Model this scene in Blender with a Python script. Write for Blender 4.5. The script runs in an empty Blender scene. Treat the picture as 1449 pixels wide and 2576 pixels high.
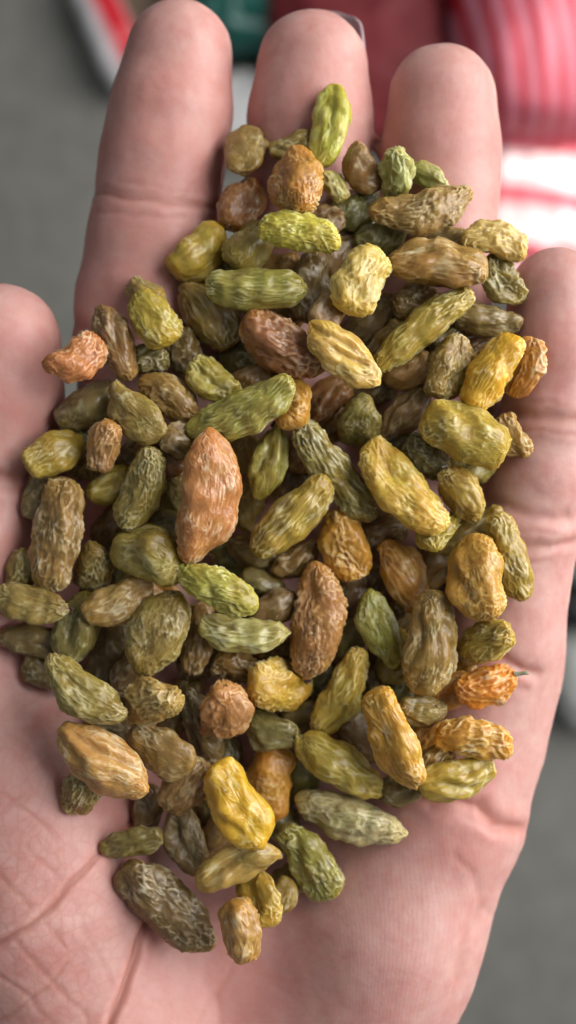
import bpy, math, random
import numpy as np
from mathutils import Matrix, Vector

# ------------------------------------------------------------------ frame of reference
# Layout is planned in millimetres: z = 0 is the crest of the heap, the lens sits CAM_H above it.
CAM_H = 170.0            # lens height over the crest of the heap (mm)
PXW, PXH = 1449.0, 2576.0
S = 83.0 / PXW           # mm per picture unit at z = 0
BASE = 0.450             # crest of the heap is 45 cm above the floor (m)
MM = 0.001

def P(px, py, z=0.0):
    k = (CAM_H - z) / CAM_H
    return np.array([(px - PXW / 2) * S * k, (PXH / 2 - py) * S * k, z])

def W(p):                # mm -> world metres
    return Vector((p[0] * MM, p[1] * MM, BASE + p[2] * MM))

scene = bpy.context.scene
C = scene.collection

# ------------------------------------------------------------------ camera, world, lamps, exposure
cam_d = bpy.data.cameras.new('camera')
cam = bpy.data.objects.new('camera', cam_d); C.objects.link(cam)
cam.location = W((0, 0, CAM_H))
cam_d.sensor_fit = 'HORIZONTAL'; cam_d.sensor_width = 36.0
cam_d.lens = 36.0 * CAM_H / 83.0
cam_d.clip_start = 0.005; cam_d.clip_end = 50
cam_d.dof.use_dof = True
cam_d.dof.focus_distance = (CAM_H + 6.5) * MM
cam_d.dof.aperture_fstop = cam_d.lens / 4.3
scene.camera = cam
scene.cycles.max_bounces = 6; scene.cycles.diffuse_bounces = 3; scene.cycles.glossy_bounces = 2
scene.cycles.caustics_reflective = False; scene.cycles.caustics_refractive = False
scene.cycles.use_denoising = True; scene.cycles.use_adaptive_sampling = True; scene.cycles.adaptive_threshold = 0.04

world = bpy.data.worlds.new('World'); scene.world = world; world.use_nodes = True
bg = world.node_tree.nodes['Background']
bg.inputs[0].default_value = (0.95, 0.98, 1.0, 1); bg.inputs[1].default_value = 0.25

def area(name, loc, target, size, size_y, power, col):
    d = bpy.data.lights.new(name, 'AREA'); d.shape = 'RECTANGLE'; d.size = size; d.size_y = size_y
    d.energy = power; d.color = col
    o = bpy.data.objects.new(name, d); C.objects.link(o); o.location = loc
    o.rotation_euler = (Vector(target) - Vector(loc)).to_track_quat('-Z', 'Y').to_euler()
    return o
# daylight coming in through the open side of the place, from beyond the little finger
area('doorway_daylight', (0.55, 0.20, 0.74), (0, 0, BASE), 0.66, 0.76, 12.6, (1.0, 0.98, 0.96))
# patch of direct sun that reaches the bags on the floor
sp = bpy.data.lights.new('sun_patch', 'SPOT'); sp.energy = 250; sp.spot_size = math.radians(6.6); sp.spot_blend = 0.5
sp.shadow_soft_size = 0.01; sp.color = (1.0, 0.96, 0.9)
spo = bpy.data.objects.new('sun_patch', sp); C.objects.link(spo)
spo.location = (1.25, 0.75, 1.45)
spo.rotation_euler = (Vector((0.160, 0.150, 0.05)) - spo.location).to_track_quat('-Z', 'Y').to_euler()

scene.view_settings.view_transform = 'Standard'; scene.view_settings.look = 'None'
scene.view_settings.exposure = -0.14; scene.view_settings.gamma = 1.0

# ------------------------------------------------------------------ helpers
rs = np.random.RandomState(7)
_perm = rs.permutation(256); _perm = np.concatenate([_perm, _perm, _perm])
_grad = rs.normal(size=(256, 3)); _grad /= np.linalg.norm(_grad, axis=1)[:, None]

def noise(p):
    """vectorised gradient noise, about -0.7..0.7"""
    i = np.floor(p).astype(np.int64); f = p - i
    u = f * f * f * (f * (f * 6 - 15) + 10)
    i &= 255
    out = 0.0
    for dx in (0, 1):
        wx = u[:, 0] if dx else 1 - u[:, 0]
        for dy in (0, 1):
            wy = u[:, 1] if dy else 1 - u[:, 1]
            for dz in (0, 1):
                wz = u[:, 2] if dz else 1 - u[:, 2]
                h = _perm[_perm[_perm[(i[:, 0] + dx) & 255] + ((i[:, 1] + dy) & 255)] + ((i[:, 2] + dz) & 255)]
                g = _grad[h]
                out = out + wx * wy * wz * (g[:, 0] * (f[:, 0] - dx) + g[:, 1] * (f[:, 1] - dy) + g[:, 2] * (f[:, 2] - dz))
    return out

def lin(rgb):
    out = []
    for c in rgb:
        c = c / 255.0
        out.append(c / 12.92 if c <= 0.04045 else ((c + 0.055) / 1.055) ** 2.4)
    return tuple(out) + (1.0,)

def build_mesh(name, verts, faces, smooth=True):
    m = bpy.data.meshes.new(name)
    verts = np.asarray(verts, dtype=np.float32); n = len(verts)
    m.vertices.add(n); m.vertices.foreach_set('co', verts.ravel())
    if isinstance(faces, np.ndarray):
        k = faces.shape[1]; flat = faces.astype(np.int32).ravel(); tot = np.full(len(faces), k, np.int32)
    else:
        tot = np.array([len(f) for f in faces], np.int32); flat = np.concatenate([np.asarray(f, np.int32) for f in faces])
    m.loops.add(len(flat)); m.loops.foreach_set('vertex_index', flat)
    m.polygons.add(len(tot))
    st = np.zeros(len(tot), np.int32); st[1:] = np.cumsum(tot)[:-1]
    m.polygons.foreach_set('loop_start', st); m.polygons.foreach_set('loop_total', tot)
    m.polygons.foreach_set('use_smooth', np.full(len(tot), smooth))
    m.update(calc_edges=True); m.validate()
    return m

def set_attr(m, name, vals):
    a = m.attributes.new(name, 'FLOAT', 'POINT'); a.data.foreach_set('value', np.asarray(vals, np.float32))

def link(name, mesh, mat=None, parent=None):
    o = bpy.data.objects.new(name, mesh); C.objects.link(o)
    if mat and mesh is not None and not mesh.materials: mesh.materials.append(mat)
    if parent is not None: o.parent = parent
    return o

def tag(o, label=None, cat=None, group=None, kind=None):
    if label: o['label'] = label
    if cat: o['category'] = cat
    if group: o['group'] = group
    if kind: o['kind'] = kind
    return o

class NT:
    """tiny node-tree builder"""
    def __init__(self, name):
        self.mat = bpy.data.materials.new(name); self.mat.use_nodes = True
        self.t = self.mat.node_tree; self.n = self.t.nodes; self.bsdf = self.n['Principled BSDF']
    def node(self, typ, **kw):
        nd = self.n.new(typ)
        for k, v in kw.items(): setattr(nd, k, v)
        return nd
    def l(self, a, b): self.t.links.new(a, b)
    def val(self, nd, key, v): nd.inputs[key].default_value = v
    def math(self, op, a, b=None, clamp=False):
        nd = self.node('ShaderNodeMath', operation=op, use_clamp=clamp)
        for i, x in enumerate((a, b)):
            if x is None: continue
            if isinstance(x, (int, float)): nd.inputs[i].default_value = x
            else: self.l(x, nd.inputs[i])
        return nd.outputs[0]
    def mix(self, fac, a, b, mode='MIX'):
        nd = self.node('ShaderNodeMix', data_type='RGBA', blend_type=mode)
        for i, x in ((0, fac), (6, a), (7, b)):
            if isinstance(x, (int, float)): nd.inputs[i].default_value = x
            elif isinstance(x, tuple): nd.inputs[i].default_value = x
            else: self.l(x, nd.inputs[i])
        return nd.outputs[2]
    def noise(self, vec, scale, detail=3, rough=0.55, dist=0.0):
        nd = self.node('ShaderNodeTexNoise'); self.l(vec, nd.inputs['Vector'])
        self.val(nd, 'Scale', scale); self.val(nd, 'Detail', detail); self.val(nd, 'Roughness', rough); self.val(nd, 'Distortion', dist)
        return nd.outputs['Fac']
    def ramp(self, x, a, b, lo=0.0, hi=1.0):
        nd = self.node('ShaderNodeMapRange'); self.l(x, nd.inputs[0])
        for k, v in ((1, a), (2, b), (3, lo), (4, hi)): nd.inputs[k].default_value = v
        return nd.outputs[0]
    def bump(self, h, strength, dist, normal=None):
        nd = self.node('ShaderNodeBump'); self.l(h, nd.inputs['Height'])
        self.val(nd, 'Strength', strength); self.val(nd, 'Distance', dist)
        if normal is not None: self.l(normal, nd.inputs['Normal'])
        return nd.outputs['Normal']

# ------------------------------------------------------------------ materials
def mat_raisin():
    t = NT('raisin_skin'); b = t.bsdf
    info = t.node('ShaderNodeObjectInfo')
    tc = t.node('ShaderNodeTexCoord')
    off = t.node('ShaderNodeVectorMath', operation='ADD')
    t.l(tc.outputs['Object'], off.inputs[0])
    cmb = t.node('ShaderNodeCombineXYZ'); t.l(info.outputs['Random'], cmb.inputs[0]); t.l(info.outputs['Random'], cmb.inputs[2])
    t.l(cmb.outputs[0], off.inputs[1]); vec = off.outputs[0]
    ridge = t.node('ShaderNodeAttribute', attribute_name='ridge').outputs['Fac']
    base = info.outputs['Color']
    patch = t.ramp(t.noise(vec, 190, 2), 0.42, 0.66)
    brown = t.mix(1.0, base, (0.84, 0.68, 0.52, 1), 'MULTIPLY')
    col = t.mix(t.math('MULTIPLY', patch, 0.5), base, brown)
    patch2 = t.ramp(t.noise(vec, 260, 2, 0.5, 0.5), 0.5, 0.72)
    green = t.mix(1.0, base, (0.96, 1.02, 0.80, 1), 'MULTIPLY')
    col = t.mix(t.math('MULTIPLY', patch2, 0.8), col, green)
    endf = t.math('MULTIPLY', t.ramp(t.node('ShaderNodeAttribute', attribute_name='tip').outputs['Fac'], 0.62, 0.95), t.math('FRACT', t.math('MULTIPLY', info.outputs['Random'], 3.7)))
    gold = t.mix(1.0, base, (1.12, 1.02, 0.62, 1), 'MULTIPLY')
    col = t.mix(t.math('MULTIPLY', endf, 0.9), col, gold)
    # skin between the ridges is thin and dark amber, the ridges carry waxy pale bloom and whitish glints painted into the colour
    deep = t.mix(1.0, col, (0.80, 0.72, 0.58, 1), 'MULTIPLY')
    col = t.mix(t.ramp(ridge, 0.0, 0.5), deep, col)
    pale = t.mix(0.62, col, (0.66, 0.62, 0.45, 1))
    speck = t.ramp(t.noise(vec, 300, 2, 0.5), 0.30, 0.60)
    bloom_glint = t.ramp(t.math('FRACT', t.math('MULTIPLY', info.outputs['Random'], 7.31)), 0.0, 1.0, 0.55, 1.0)
    rf = t.math('MULTIPLY', t.math('MULTIPLY', t.ramp(ridge, 0.42, 0.9), bloom_glint), t.math('ADD', t.math('MULTIPLY', speck, 0.7), 0.22), True)
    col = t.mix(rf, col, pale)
    dots = t.ramp(t.noise(vec, 1100, 2, 0.5), 0.70, 0.78)
    col = t.mix(t.math('MULTIPLY', dots, 0.5), col, (0.10, 0.05, 0.02, 1))
    t.l(col, b.inputs['Base Color'])
    t.l(t.ramp(rf, 0.0, 1.0, 0.95, 0.25), b.inputs['Subsurface Weight']); t.val(b, 'Subsurface Scale', 0.0018)
    b.inputs['Subsurface Radius'].default_value = (1.0, 0.85, 0.45)
    t.l(t.ramp(t.noise(vec, 500, 2), 0.3, 0.7, 0.24, 0.42), b.inputs['Roughness'])
    t.val(b, 'Specular IOR Level', 0.5)
    fineridge = t.math('SUBTRACT', 1.0, t.math('ABSOLUTE', t.math('MULTIPLY', t.math('SUBTRACT', t.noise(vec, 700, 1, 0.5, 0.8), 0.5), 5.0)))
    n0 = t.bump(fineridge, 0.22, 0.00012)
    n1 = t.bump(ridge, 0.7, 0.00020, n0)
    t.l(n1, b.inputs['Normal'])
    return t.mat

def mat_skin():
    t = NT('palm_skin'); b = t.bsdf
    tc = t.node('ShaderNodeTexCoord'); vec = tc.outputs['Object']
    crease = t.node('ShaderNodeAttribute', attribute_name='crease').outputs['Fac']
    blush = t.node('ShaderNodeAttribute', attribute_name='blush').outputs['Fac']
    mott = t.noise(vec, 140, 5, 0.65, 0.5)
    fine = t.noise(vec, 420, 3, 0.6)
    col = t.mix(t.ramp(mott, 0.35, 0.68), (0.56, 0.335, 0.30, 1), (0.50, 0.235, 0.21, 1))
    col = t.mix(t.math('MULTIPLY', t.ramp(fine, 0.45, 0.75), 0.35), col, (0.64, 0.42, 0.37, 1))
    col = t.mix(t.math('MULTIPLY', blush, 0.85), col, (0.46, 0.185, 0.155, 1))
    col = t.mix(t.math('MULTIPLY', crease, 0.75, True), col, (0.36, 0.115, 0.075, 1))
    t.l(col, b.inputs['Base Color'])
    t.val(b, 'Subsurface Weight', 0.55); t.val(b, 'Subsurface Scale', 0.0035)
    b.inputs['Subsurface Radius'].default_value = (1.0, 0.42, 0.24)
    t.l(t.ramp(fine, 0.3, 0.7, 0.42, 0.60), b.inputs['Roughness']); t.val(b, 'Specular IOR Level', 0.42)
    # papillary ridges: fine parallel lines that swing round over the pads
    warp = t.node('ShaderNodeVectorMath', operation='MULTIPLY_ADD')
    nz = t.node('ShaderNodeTexNoise'); t.l(vec, nz.inputs['Vector']); nz.inputs['Scale'].default_value = 22; nz.inputs['Detail'].default_value = 1
    t.l(nz.outputs['Color'], warp.inputs[0]); warp.inputs[1].default_value = (0.02, 0.02, 0.02); t.l(vec, warp.inputs[2])
    wv = t.node('ShaderNodeTexWave', wave_type='BANDS', bands_direction='X'); t.l(warp.outputs[0], wv.inputs['Vector'])
    wv.inputs['Scale'].default_value = 480; wv.inputs['Distortion'].default_value = 3.5; wv.inputs['Detail'].default_value = 2
    wv.inputs['Detail Scale'].default_value = 2
    pap = t.node('ShaderNodeAttribute', attribute_name='papillary').outputs['Fac']
    thn = t.node('ShaderNodeAttribute', attribute_name='thenar').outputs['Fac']
    vo = t.node('ShaderNodeTexVoronoi', feature='DISTANCE_TO_EDGE'); t.l(warp.outputs[0], vo.inputs['Vector']); vo.inputs['Scale'].default_value = 430
    net = t.math('MULTIPLY', t.ramp(vo.outputs['Distance'], 0.0, 0.16, 1.0, 0.0), thn)
    col = t.mix(t.math('MULTIPLY', net, 0.30), col, (0.42, 0.16, 0.12, 1)); t.l(col, b.inputs['Base Color'])
    n00 = t.bump(net, -0.35, 0.00018)
    n1 = t.bump(t.math('MULTIPLY', wv.outputs['Fac'], pap), 0.09, 0.00012, n00)
    n2 = t.bump(t.noise(vec, 850, 4, 0.65), 0.4, 0.00016, n1)
    t.l(n2, b.inputs['Normal'])
    return t.mat

def mat_plain(name, col, rough=0.6, nscale=60.0, amount=0.25, bump=0.0, sss=0.0):
    t = NT(name); b = t.bsdf
    vec = t.node('ShaderNodeTexCoord').outputs['Object']
    dark = tuple(c * (1 - amount) for c in col[:3]) + (1,)
    f = t.ramp(t.noise(vec, nscale, 4, 0.6), 0.35, 0.68)
    t.l(t.mix(f, col, dark), b.inputs['Base Color']); t.val(b, 'Roughness', rough)
    if bump: t.l(t.bump(t.noise(vec, nscale * 4, 4), 0.5, bump), b.inputs['Normal'])
    if sss: t.val(b, 'Subsurface Weight', sss); t.val(b, 'Subsurface Scale', 0.002)
    return t.mat

def mat_stripes(name, ca, cb, period, direction, duty=0.5, rough=0.6, shift=0.0):
    t = NT(name); b = t.bsdf
    vec = t.node('ShaderNodeTexCoord').outputs['Object']
    w = t.node('ShaderNodeVectorMath', operation='DOT_PRODUCT'); t.l(vec, w.inputs[0]); w.inputs[1].default_value = direction
    x = t.math('ADD', w.outputs['Value'], t.math('MULTIPLY', t.noise(vec, 14, 1), 0.004))
    fr = t.math('FRACT', t.math('DIVIDE', t.math('ADD', x, shift), period))
    tri = t.math('ABSOLUTE', t.math('SUBTRACT', fr, 0.5))
    f = t.ramp(tri, duty / 2 - 0.04, duty / 2 + 0.04)
    t.l(t.mix(f, ca, cb), b.inputs['Base Color']); t.val(b, 'Roughness', rough)
    return t.mat

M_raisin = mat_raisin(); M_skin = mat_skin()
M_scar = mat_plain('stem_scar_cork', lin((70, 44, 34)), 0.7, 1500, 0.4)
M_scar_pale = mat_plain('stem_scar_pale', lin((205, 190, 160)), 0.6, 1500, 0.35)
M_stem = mat_plain('dry_green_stem', lin((158, 160, 132)), 0.7, 900, 0.4)
M_purple = mat_plain('withered_tip', lin((66, 44, 46)), 0.6, 900, 0.4)
M_nail = mat_plain('nail_plate', lin((168, 150, 154)), 0.38, 300, 0.15, 0, 0.15)

# ------------------------------------------------------------------ setting: floor
def mat_floor():
    t = NT('worn_concrete'); b = t.bsdf
    vec = t.node('ShaderNodeTexCoord').outputs['Object']
    a = t.ramp(t.noise(vec, 5, 4, 0.6), 0.3, 0.7); c = t.ramp(t.noise(vec, 60, 5, 0.6), 0.35, 0.7)
    col = t.mix(a, (0.165, 0.162, 0.142, 1), (0.115, 0.116, 0.106, 1))
    col = t.mix(t.math('MULTIPLY', c, 0.4), col, (0.24, 0.235, 0.21, 1))
    t.l(col, b.inputs['Base Color']); t.val(b, 'Roughness', 0.8)
    t.l(t.bump(t.noise(vec, 150, 5), 0.4, 0.002), b.inputs['Normal'])
    return t.mat
gx = np.linspace(-4, 4, 41)
vv = np.array([(x, y, 0.0) for y in gx for x in gx])
ff = np.array([(j * 41 + i, j * 41 + i + 1, (j + 1) * 41 + i + 1, (j + 1) * 41 + i) for j in range(40) for i in range(40)])
tag(link('floor', build_mesh('floor', vv, ff), mat_floor()), 'plain grey concrete floor far below the hand', None, None, 'structure')

# ------------------------------------------------------------------ the hand: one continuous surface grown from an implicit field
def smin(a, b, k):
    h = np.clip(0.5 + 0.5 * (b - a) / k, 0, 1)
    return b * (1 - h) + a * h - k * h * (1 - h)

def pt(px, py, z, rpx):
    p = P(px, py, z); return (p[0], p[1], p[2], rpx * S * (CAM_H - z) / CAM_H)

def seg_d(X, a, b):
    a = np.array(a); b = np.array(b); ab = b[:3] - a[:3]
    h = np.clip(((X - a[:3]) @ ab) / (ab @ ab), 0, 1)
    q = X - a[:3] - h[:, None] * ab
    return np.sqrt((q * q).sum(1)) - (a[3] + h * (b[3] - a[3]))

FINGERS = [
    # index
    [pt(452, 142, -27.5, 136), pt(428, 290, -27.5, 152), pt(410, 400, -28, 156), pt(398, 495, -28.5, 152), pt(385, 600, -29, 162), pt(366, 760, -30.5, 172), pt(368, 860, -31, 178), pt(400, 1200, -34, 190)],
    # middle
    [pt(785, 172, -28, 140), pt(782, 300, -28.5, 155), pt(775, 420, -30, 150), pt(765, 520, -31, 156), pt(735, 800, -33, 180), pt(700, 1200, -36, 190)],
    # ring
    [pt(1112, 252, -27, 136), pt(1108, 380, -27.5, 148), pt(1106, 480, -28, 146), pt(1098, 580, -29, 146), pt(1060, 850, -32, 175), pt(990, 1250, -36, 190)],
    # little
    [pt(1398, 745, -21, 122), pt(1400, 880, -21, 132), pt(1392, 1052, -22, 126), pt(1362, 1190, -23, 134), pt(1322, 1330, -24, 130), pt(1270, 1600, -27, 146), pt(1195, 1850, -31, 155)],
    # thumb
    [pt(6, 862, -22, 146), pt(0, 1000, -23, 156), pt(-35, 1190, -25, 140), pt(-55, 1350, -25, 143), pt(-75, 1540, -27, 150), pt(-40, 1800, -32, 190)],
]
PALM = [
    [pt(1215, 1010, -39, 110), pt(1180, 1300, -40, 150)], [pt(130, 1200, -42, 110), pt(200, 1500, -42, 150)],
    [pt(560, 780, -42, 85), pt(550, 1050, -42, 120)], [pt(915, 740, -42, 85), pt(860, 1050, -42, 120)], [pt(40, 1420, -40, 110), pt(150, 1700, -40, 150)],
    [pt(345, 1150, -38, 170), pt(430, 1800, -42, 190), pt(480, 2700, -37, 210)],
    [pt(690, 1150, -41, 170), pt(660, 1800, -43, 190), pt(610, 2750, -37, 210)],
    [pt(980, 1200, -41, 170), pt(880, 1800, -42, 190), pt(750, 2750, -36, 210)],
    [pt(1240, 1700, -32, 150), pt(1108, 2050, -31, 180), pt(982, 2350, -30, 200), pt(865, 2750, -31, 215)],
    [pt(-60, 1850, -31, 170), pt(70, 1960, -30, 225), pt(120, 2250, -29, 250), pt(230, 2550, -31, 255), pt(400, 2850, -36, 230)],
    [pt(560, 2750, -38, 230), pt(560, 3400, -42, 300)],
    [pt(780, 2750, -38, 230), pt(760, 3400, -42, 300)],
]

def sdf(X):
    palm = None
    for ch in PALM:
        for a, b in zip(ch, ch[1:]):
            d = seg_d(X, a, b); palm = d if palm is None else smin(palm, d, 9.0)
    out = None
    for ch in FINGERS:
        fd = None
        for a, b in zip(ch, ch[1:]):
            d = seg_d(X, a, b); fd = d if fd is None else smin(fd, d, 1.6)
        d = smin(fd, palm, 6.0)
        out = d if out is None else np.minimum(out, d)
    return out

def chunked(f, X, n=200000):
    return np.concatenate([f(X[i:i + n]) for i in range(0, len(X), n)])

def surface_nets(f, lo, hi, h):
    ax = [np.arange(lo[k], hi[k] + h, h) for k in range(3)]
    G = np.stack(np.meshgrid(*ax, indexing='ij'), -1); shp = G.shape[:3]
    V = chunked(f, G.reshape(-1, 3)).reshape(shp)
    neg = V < 0
    c = [neg[i:shp[0] - 1 + i, j:shp[1] - 1 + j, k:shp[2] - 1 + k] for i in (0, 1) for j in (0, 1) for k in (0, 1)]
    cnt = sum(x.astype(int) for x in c); act = (cnt > 0) & (cnt < 8)
    idx = -np.ones(act.shape, int); cells = np.argwhere(act); idx[act] = np.arange(len(cells))
    acc = np.zeros((len(cells), 3)); num = np.zeros(len(cells))
    corners = [(i, j, k) for i in (0, 1) for j in (0, 1) for k in (0, 1)]
    for a in corners:
        for d in range(3):
            if a[d]: continue
            b = list(a); b[d] = 1
            va = V[tuple((cells + a).T)]; vb = V[tuple((cells + b).T)]
            m = (va < 0) != (vb < 0)
            tt = np.where(m, va / np.where(m, va - vb, 1), 0)
            pos = np.array(a, float)[None, :].repeat(len(cells), 0); pos[:, d] += tt
            acc += pos * m[:, None]; num += m
    verts = np.array(lo) + h * (cells + acc / num[:, None])
    faces = []
    for d in range(3):
        e, g = [(1, 2), (2, 0), (0, 1)][d]
        s0 = [slice(None)] * 3; s1 = [slice(None)] * 3; s0[d] = slice(0, -1); s1[d] = slice(1, None)
        ch = neg[tuple(s0)] != neg[tuple(s1)]
        pts = np.argwhere(ch)
        pts = pts[(pts[:, e] > 0) & (pts[:, g] > 0) & (pts[:, e] < shp[e] - 1) & (pts[:, g] < shp[g] - 1)]
        inside = neg[tuple(pts.T)]
        def cell(oe, og):
            q = pts.copy(); q[:, e] -= oe; q[:, g] -= og; return idx[tuple(q.T)]
        quad = np.stack([cell(1, 1), cell(0, 1), cell(0, 0), cell(1, 0)], 1)
        quad[~inside] = quad[~inside][:, ::-1]
        faces.append(quad)
    return verts, np.concatenate(faces)

hv, hf = surface_nets(sdf, (-66, -140, -64), (62, 86, -4), 1.6)
def gradn(X):
    e = 0.4; g = np.stack([chunked(sdf, X + np.eye(3)[k] * e) - chunked(sdf, X - np.eye(3)[k] * e) for k in range(3)], 1)
    return g / np.maximum(np.linalg.norm(g, axis=1), 1e-6)[:, None]
hv = hv - gradn(hv) * chunked(sdf, hv)[:, None]
tmp = build_mesh('tmp', hv, hf); to = link('tmp', tmp)
sb = to.modifiers.new('s', 'SUBSURF'); sb.levels = 2; sb.render_levels = 2
dg = bpy.context.evaluated_depsgraph_get(); ev = to.evaluated_get(dg).to_mesh()
n = len(ev.vertices); hv = np.empty(n * 3, np.float32); ev.vertices.foreach_get('co', hv); hv = hv.reshape(-1, 3).astype(float)
hn = np.empty(n * 3, np.float32); ev.vertices.foreach_get('normal', hn); hn = hn.reshape(-1, 3).astype(float)
hf = np.empty(len(ev.loops), np.int32); ev.loops.foreach_get('vertex_index', hf); hf = hf.reshape(-1, 4)
to.to_mesh_clear() if False else None
bpy.data.objects.remove(to); bpy.data.meshes.remove(tmp)

# creases: (polyline, width mm, depth mm, redness)
CREASES = [
    ([(240, 528), (340, 540), (460, 548)], 0.35, 0.10, 0.3), ([(300, 455), (380, 470), (480, 486)], 0.35, 0.08, 0.25),
    ([(1290, 1085), (1370, 1080), (1460, 1095)], 0.4, 0.12, 0.3), ([(1310, 1010), (1400, 1012)], 0.4, 0.1, 0.25), ([(1300, 1335), (1390, 1338)], 0.4, 0.12, 0.3), ([(1290, 1410), (1380, 1412)], 0.4, 0.1, 0.25),
    ([(1260, 1720), (1320, 1735)], 0.45, 0.15, 0.3),
    ([(1140, 2150), (1190, 2200), (1230, 2300)], 0.6, 0.12, 0.2), ([(1150, 2460), (1170, 2380), (1215, 2290)], 0.8, 0.25, 0.25),
    ([(225, 484), (300, 492), (370, 503), (450, 513), (560, 522)], 0.5, 0.34, 0.6),
    ([(240, 470), (330, 482), (470, 500)], 0.5, 0.15, 0.2),
    ([(160, 800), (230, 835), (330, 850)], 0.9, 0.4, 0.4),
    ([(1225, 1048), (1300, 1040), (1380, 1046), (1500, 1064)], 0.9, 0.5, 0.55),
    ([(1200, 1262), (1270, 1275), (1340, 1300), (1420, 1300)], 0.9, 0.4, 0.4),
    ([(1230, 1345), (1300, 1370), (1380, 1375), (1450, 1362)], 0.8, 0.45, 0.5),
    ([(1215, 1625), (1270, 1655), (1312, 1685), (1345, 1692)], 0.9, 0.5, 0.7),
    ([(1060, 2000), (1149, 2014), (1204, 2030), (1244, 2072), (1305, 2084)], 1.0, 0.8, 0.75),
    ([(1080, 2030), (1170, 2050), (1235, 2085)], 0.7, 0.2, 0.2),
    ([(-80, 1190), (0, 1196), (50, 1204), (120, 1195)], 1.0, 0.7, 0.7),
    ([(-80, 1228), (0, 1226), (80, 1232)], 0.8, 0.3, 0.3),
    ([(380, 2020), (300, 2105), (240, 2157), (150, 2258), (60, 2333), (-50, 2392)], 0.55, 0.4, 0.85),
    ([(400, 2230), (372, 2310), (345, 2400), (312, 2495), (278, 2570), (240, 2700)], 0.6, 0.75, 0.9),
    ([(65, 2127), (110, 2172), (155, 2217)], 0.36, 0.08, 0.40), ([(0, 2202), (40, 2244), (75, 2282)], 0.36, 0.08, 0.45),
    ([(100, 2302), (140, 2345), (165, 2382)], 0.36, 0.08, 0.45), ([(35, 2357), (90, 2422), (135, 2472), (210, 2547), (240, 2600)], 0.36, 0.10, 0.50),
    ([(-20, 2432), (80, 2517), (140, 2590)], 0.36, 0.09, 0.45), ([(-20, 2578), (70, 2520), (135, 2472), (172, 2430)], 0.40, 0.10, 0.50),
    ([(0, 2047), (65, 1997)], 0.36, 0.06, 0.30), ([(-10, 1985), (30, 2010), (90, 2060), (140, 2110)], 0.36, 0.06, 0.35),
    ([(590, 2420), (548, 2505), (552, 2600)], 0.48, 0.08, 0.30), ([(545, 2507), (505, 2560), (480, 2620)], 0.48, 0.06, 0.25),
    ([(60, 2290), (20, 2330), (-30, 2345)], 0.32, 0.05, 0.25), ([(200, 2330), (250, 2400), (275, 2470)], 0.36, 0.05, 0.25),
    ([(20, 1850), (90, 1900), (150, 1990)], 0.48, 0.05, 0.25),
]
kk = (CAM_H - hv[:, 2]) / CAM_H
vpx = np.stack([hv[:, 0] / (S * kk) + PXW / 2, PXH / 2 - hv[:, 1] / (S * kk)], 1)
wob = np.stack([noise(np.stack([hv[:, 0] / 4, hv[:, 1] / 4, hv[:, 2] * 0 + 3.3], 1)), noise(np.stack([hv[:, 0] / 4, hv[:, 1] / 4, hv[:, 2] * 0 + 9.1], 1))], 1) * 14
vpx = vpx + wob
crease = np.zeros(n); disp = np.zeros(n)
front = np.clip((hn[:, 2] - 0.05) / 0.3, 0, 1)
for line, wd, dp, red in CREASES:
    L = np.array(line, float); dm = np.full(n, 1e9); fade = np.zeros(n)
    m = (vpx[:, 0] > L[:, 0].min() - 60) & (vpx[:, 0] < L[:, 0].max() + 60) & (vpx[:, 1] > L[:, 1].min() - 60) & (vpx[:, 1] < L[:, 1].max() + 60)
    X = vpx[m]; best = np.full(len(X), 1e9)
    for a, b in zip(L, L[1:]):
        ab = b - a; h = np.clip(((X - a) @ ab) / (ab @ ab), 0, 1)
        best = np.minimum(best, np.linalg.norm(X - a - h[:, None] * ab, axis=1))
    g = np.exp(-(best * S / wd) ** 2) * front[m]
    sh = np.exp(-((best * S - 2.2 * wd) / (1.3 * wd)) ** 2) * front[m]
    disp[m] += -dp * g + 0.18 * dp * sh
    crease[m] = np.maximum(crease[m], g * red)
lump = noise(hv / 9.0) * 0.35 + noise(hv / 4.0 + 7) * 0.12
fine_sk = noise(hv / 1.3 + 3) * 0.03
hv2 = hv + hn * (disp + lump + fine_sk)[:, None]
# blood-flushed pads: finger pads and the folds beside the thumb
bl = np.zeros(n)
for px, py, r in ((410, 330, 260), (790, 300, 210), (1080, 380, 200), (380, 620, 200), (60, 1000, 230), (20, 1450, 200), (250, 2050, 170), (1350, 850, 150), (1180, 2080, 130), (560, 2480, 260), (330, 700, 150)):
    bl = np.maximum(bl, np.exp(-((vpx[:, 0] - px) ** 2 + (vpx[:, 1] - py) ** 2) / r ** 2))
bl *= 0.6 + 0.5 * noise(hv / 6.0 + 21)
hand_mesh = build_mesh('hand', np.stack([hv2[:, 0] * MM, hv2[:, 1] * MM, hv2[:, 2] * MM], 1), hf)
set_attr(hand_mesh, 'crease', np.clip(crease, 0, 1)); pap = np.exp(-((vpx[:, 0] - 1050) / 230) ** 2 - ((vpx[:, 1] - 2350) / 330) ** 2) + 0.22
thn = np.exp(-((vpx[:, 0] - 80) / 260) ** 2 - ((vpx[:, 1] - 2350) / 420) ** 2) + 0.18
set_attr(hand_mesh, 'papillary', pap); set_attr(hand_mesh, 'thenar', np.clip(thn, 0, 1))
set_attr(hand_mesh, 'blush', np.clip(bl, 0, 1))
hand = link('hand', hand_mesh, M_skin); hand.location = (0, 0, BASE)
tag(hand, 'open cupped hand, palm up, holding the heap of raisins', 'hand')

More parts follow.
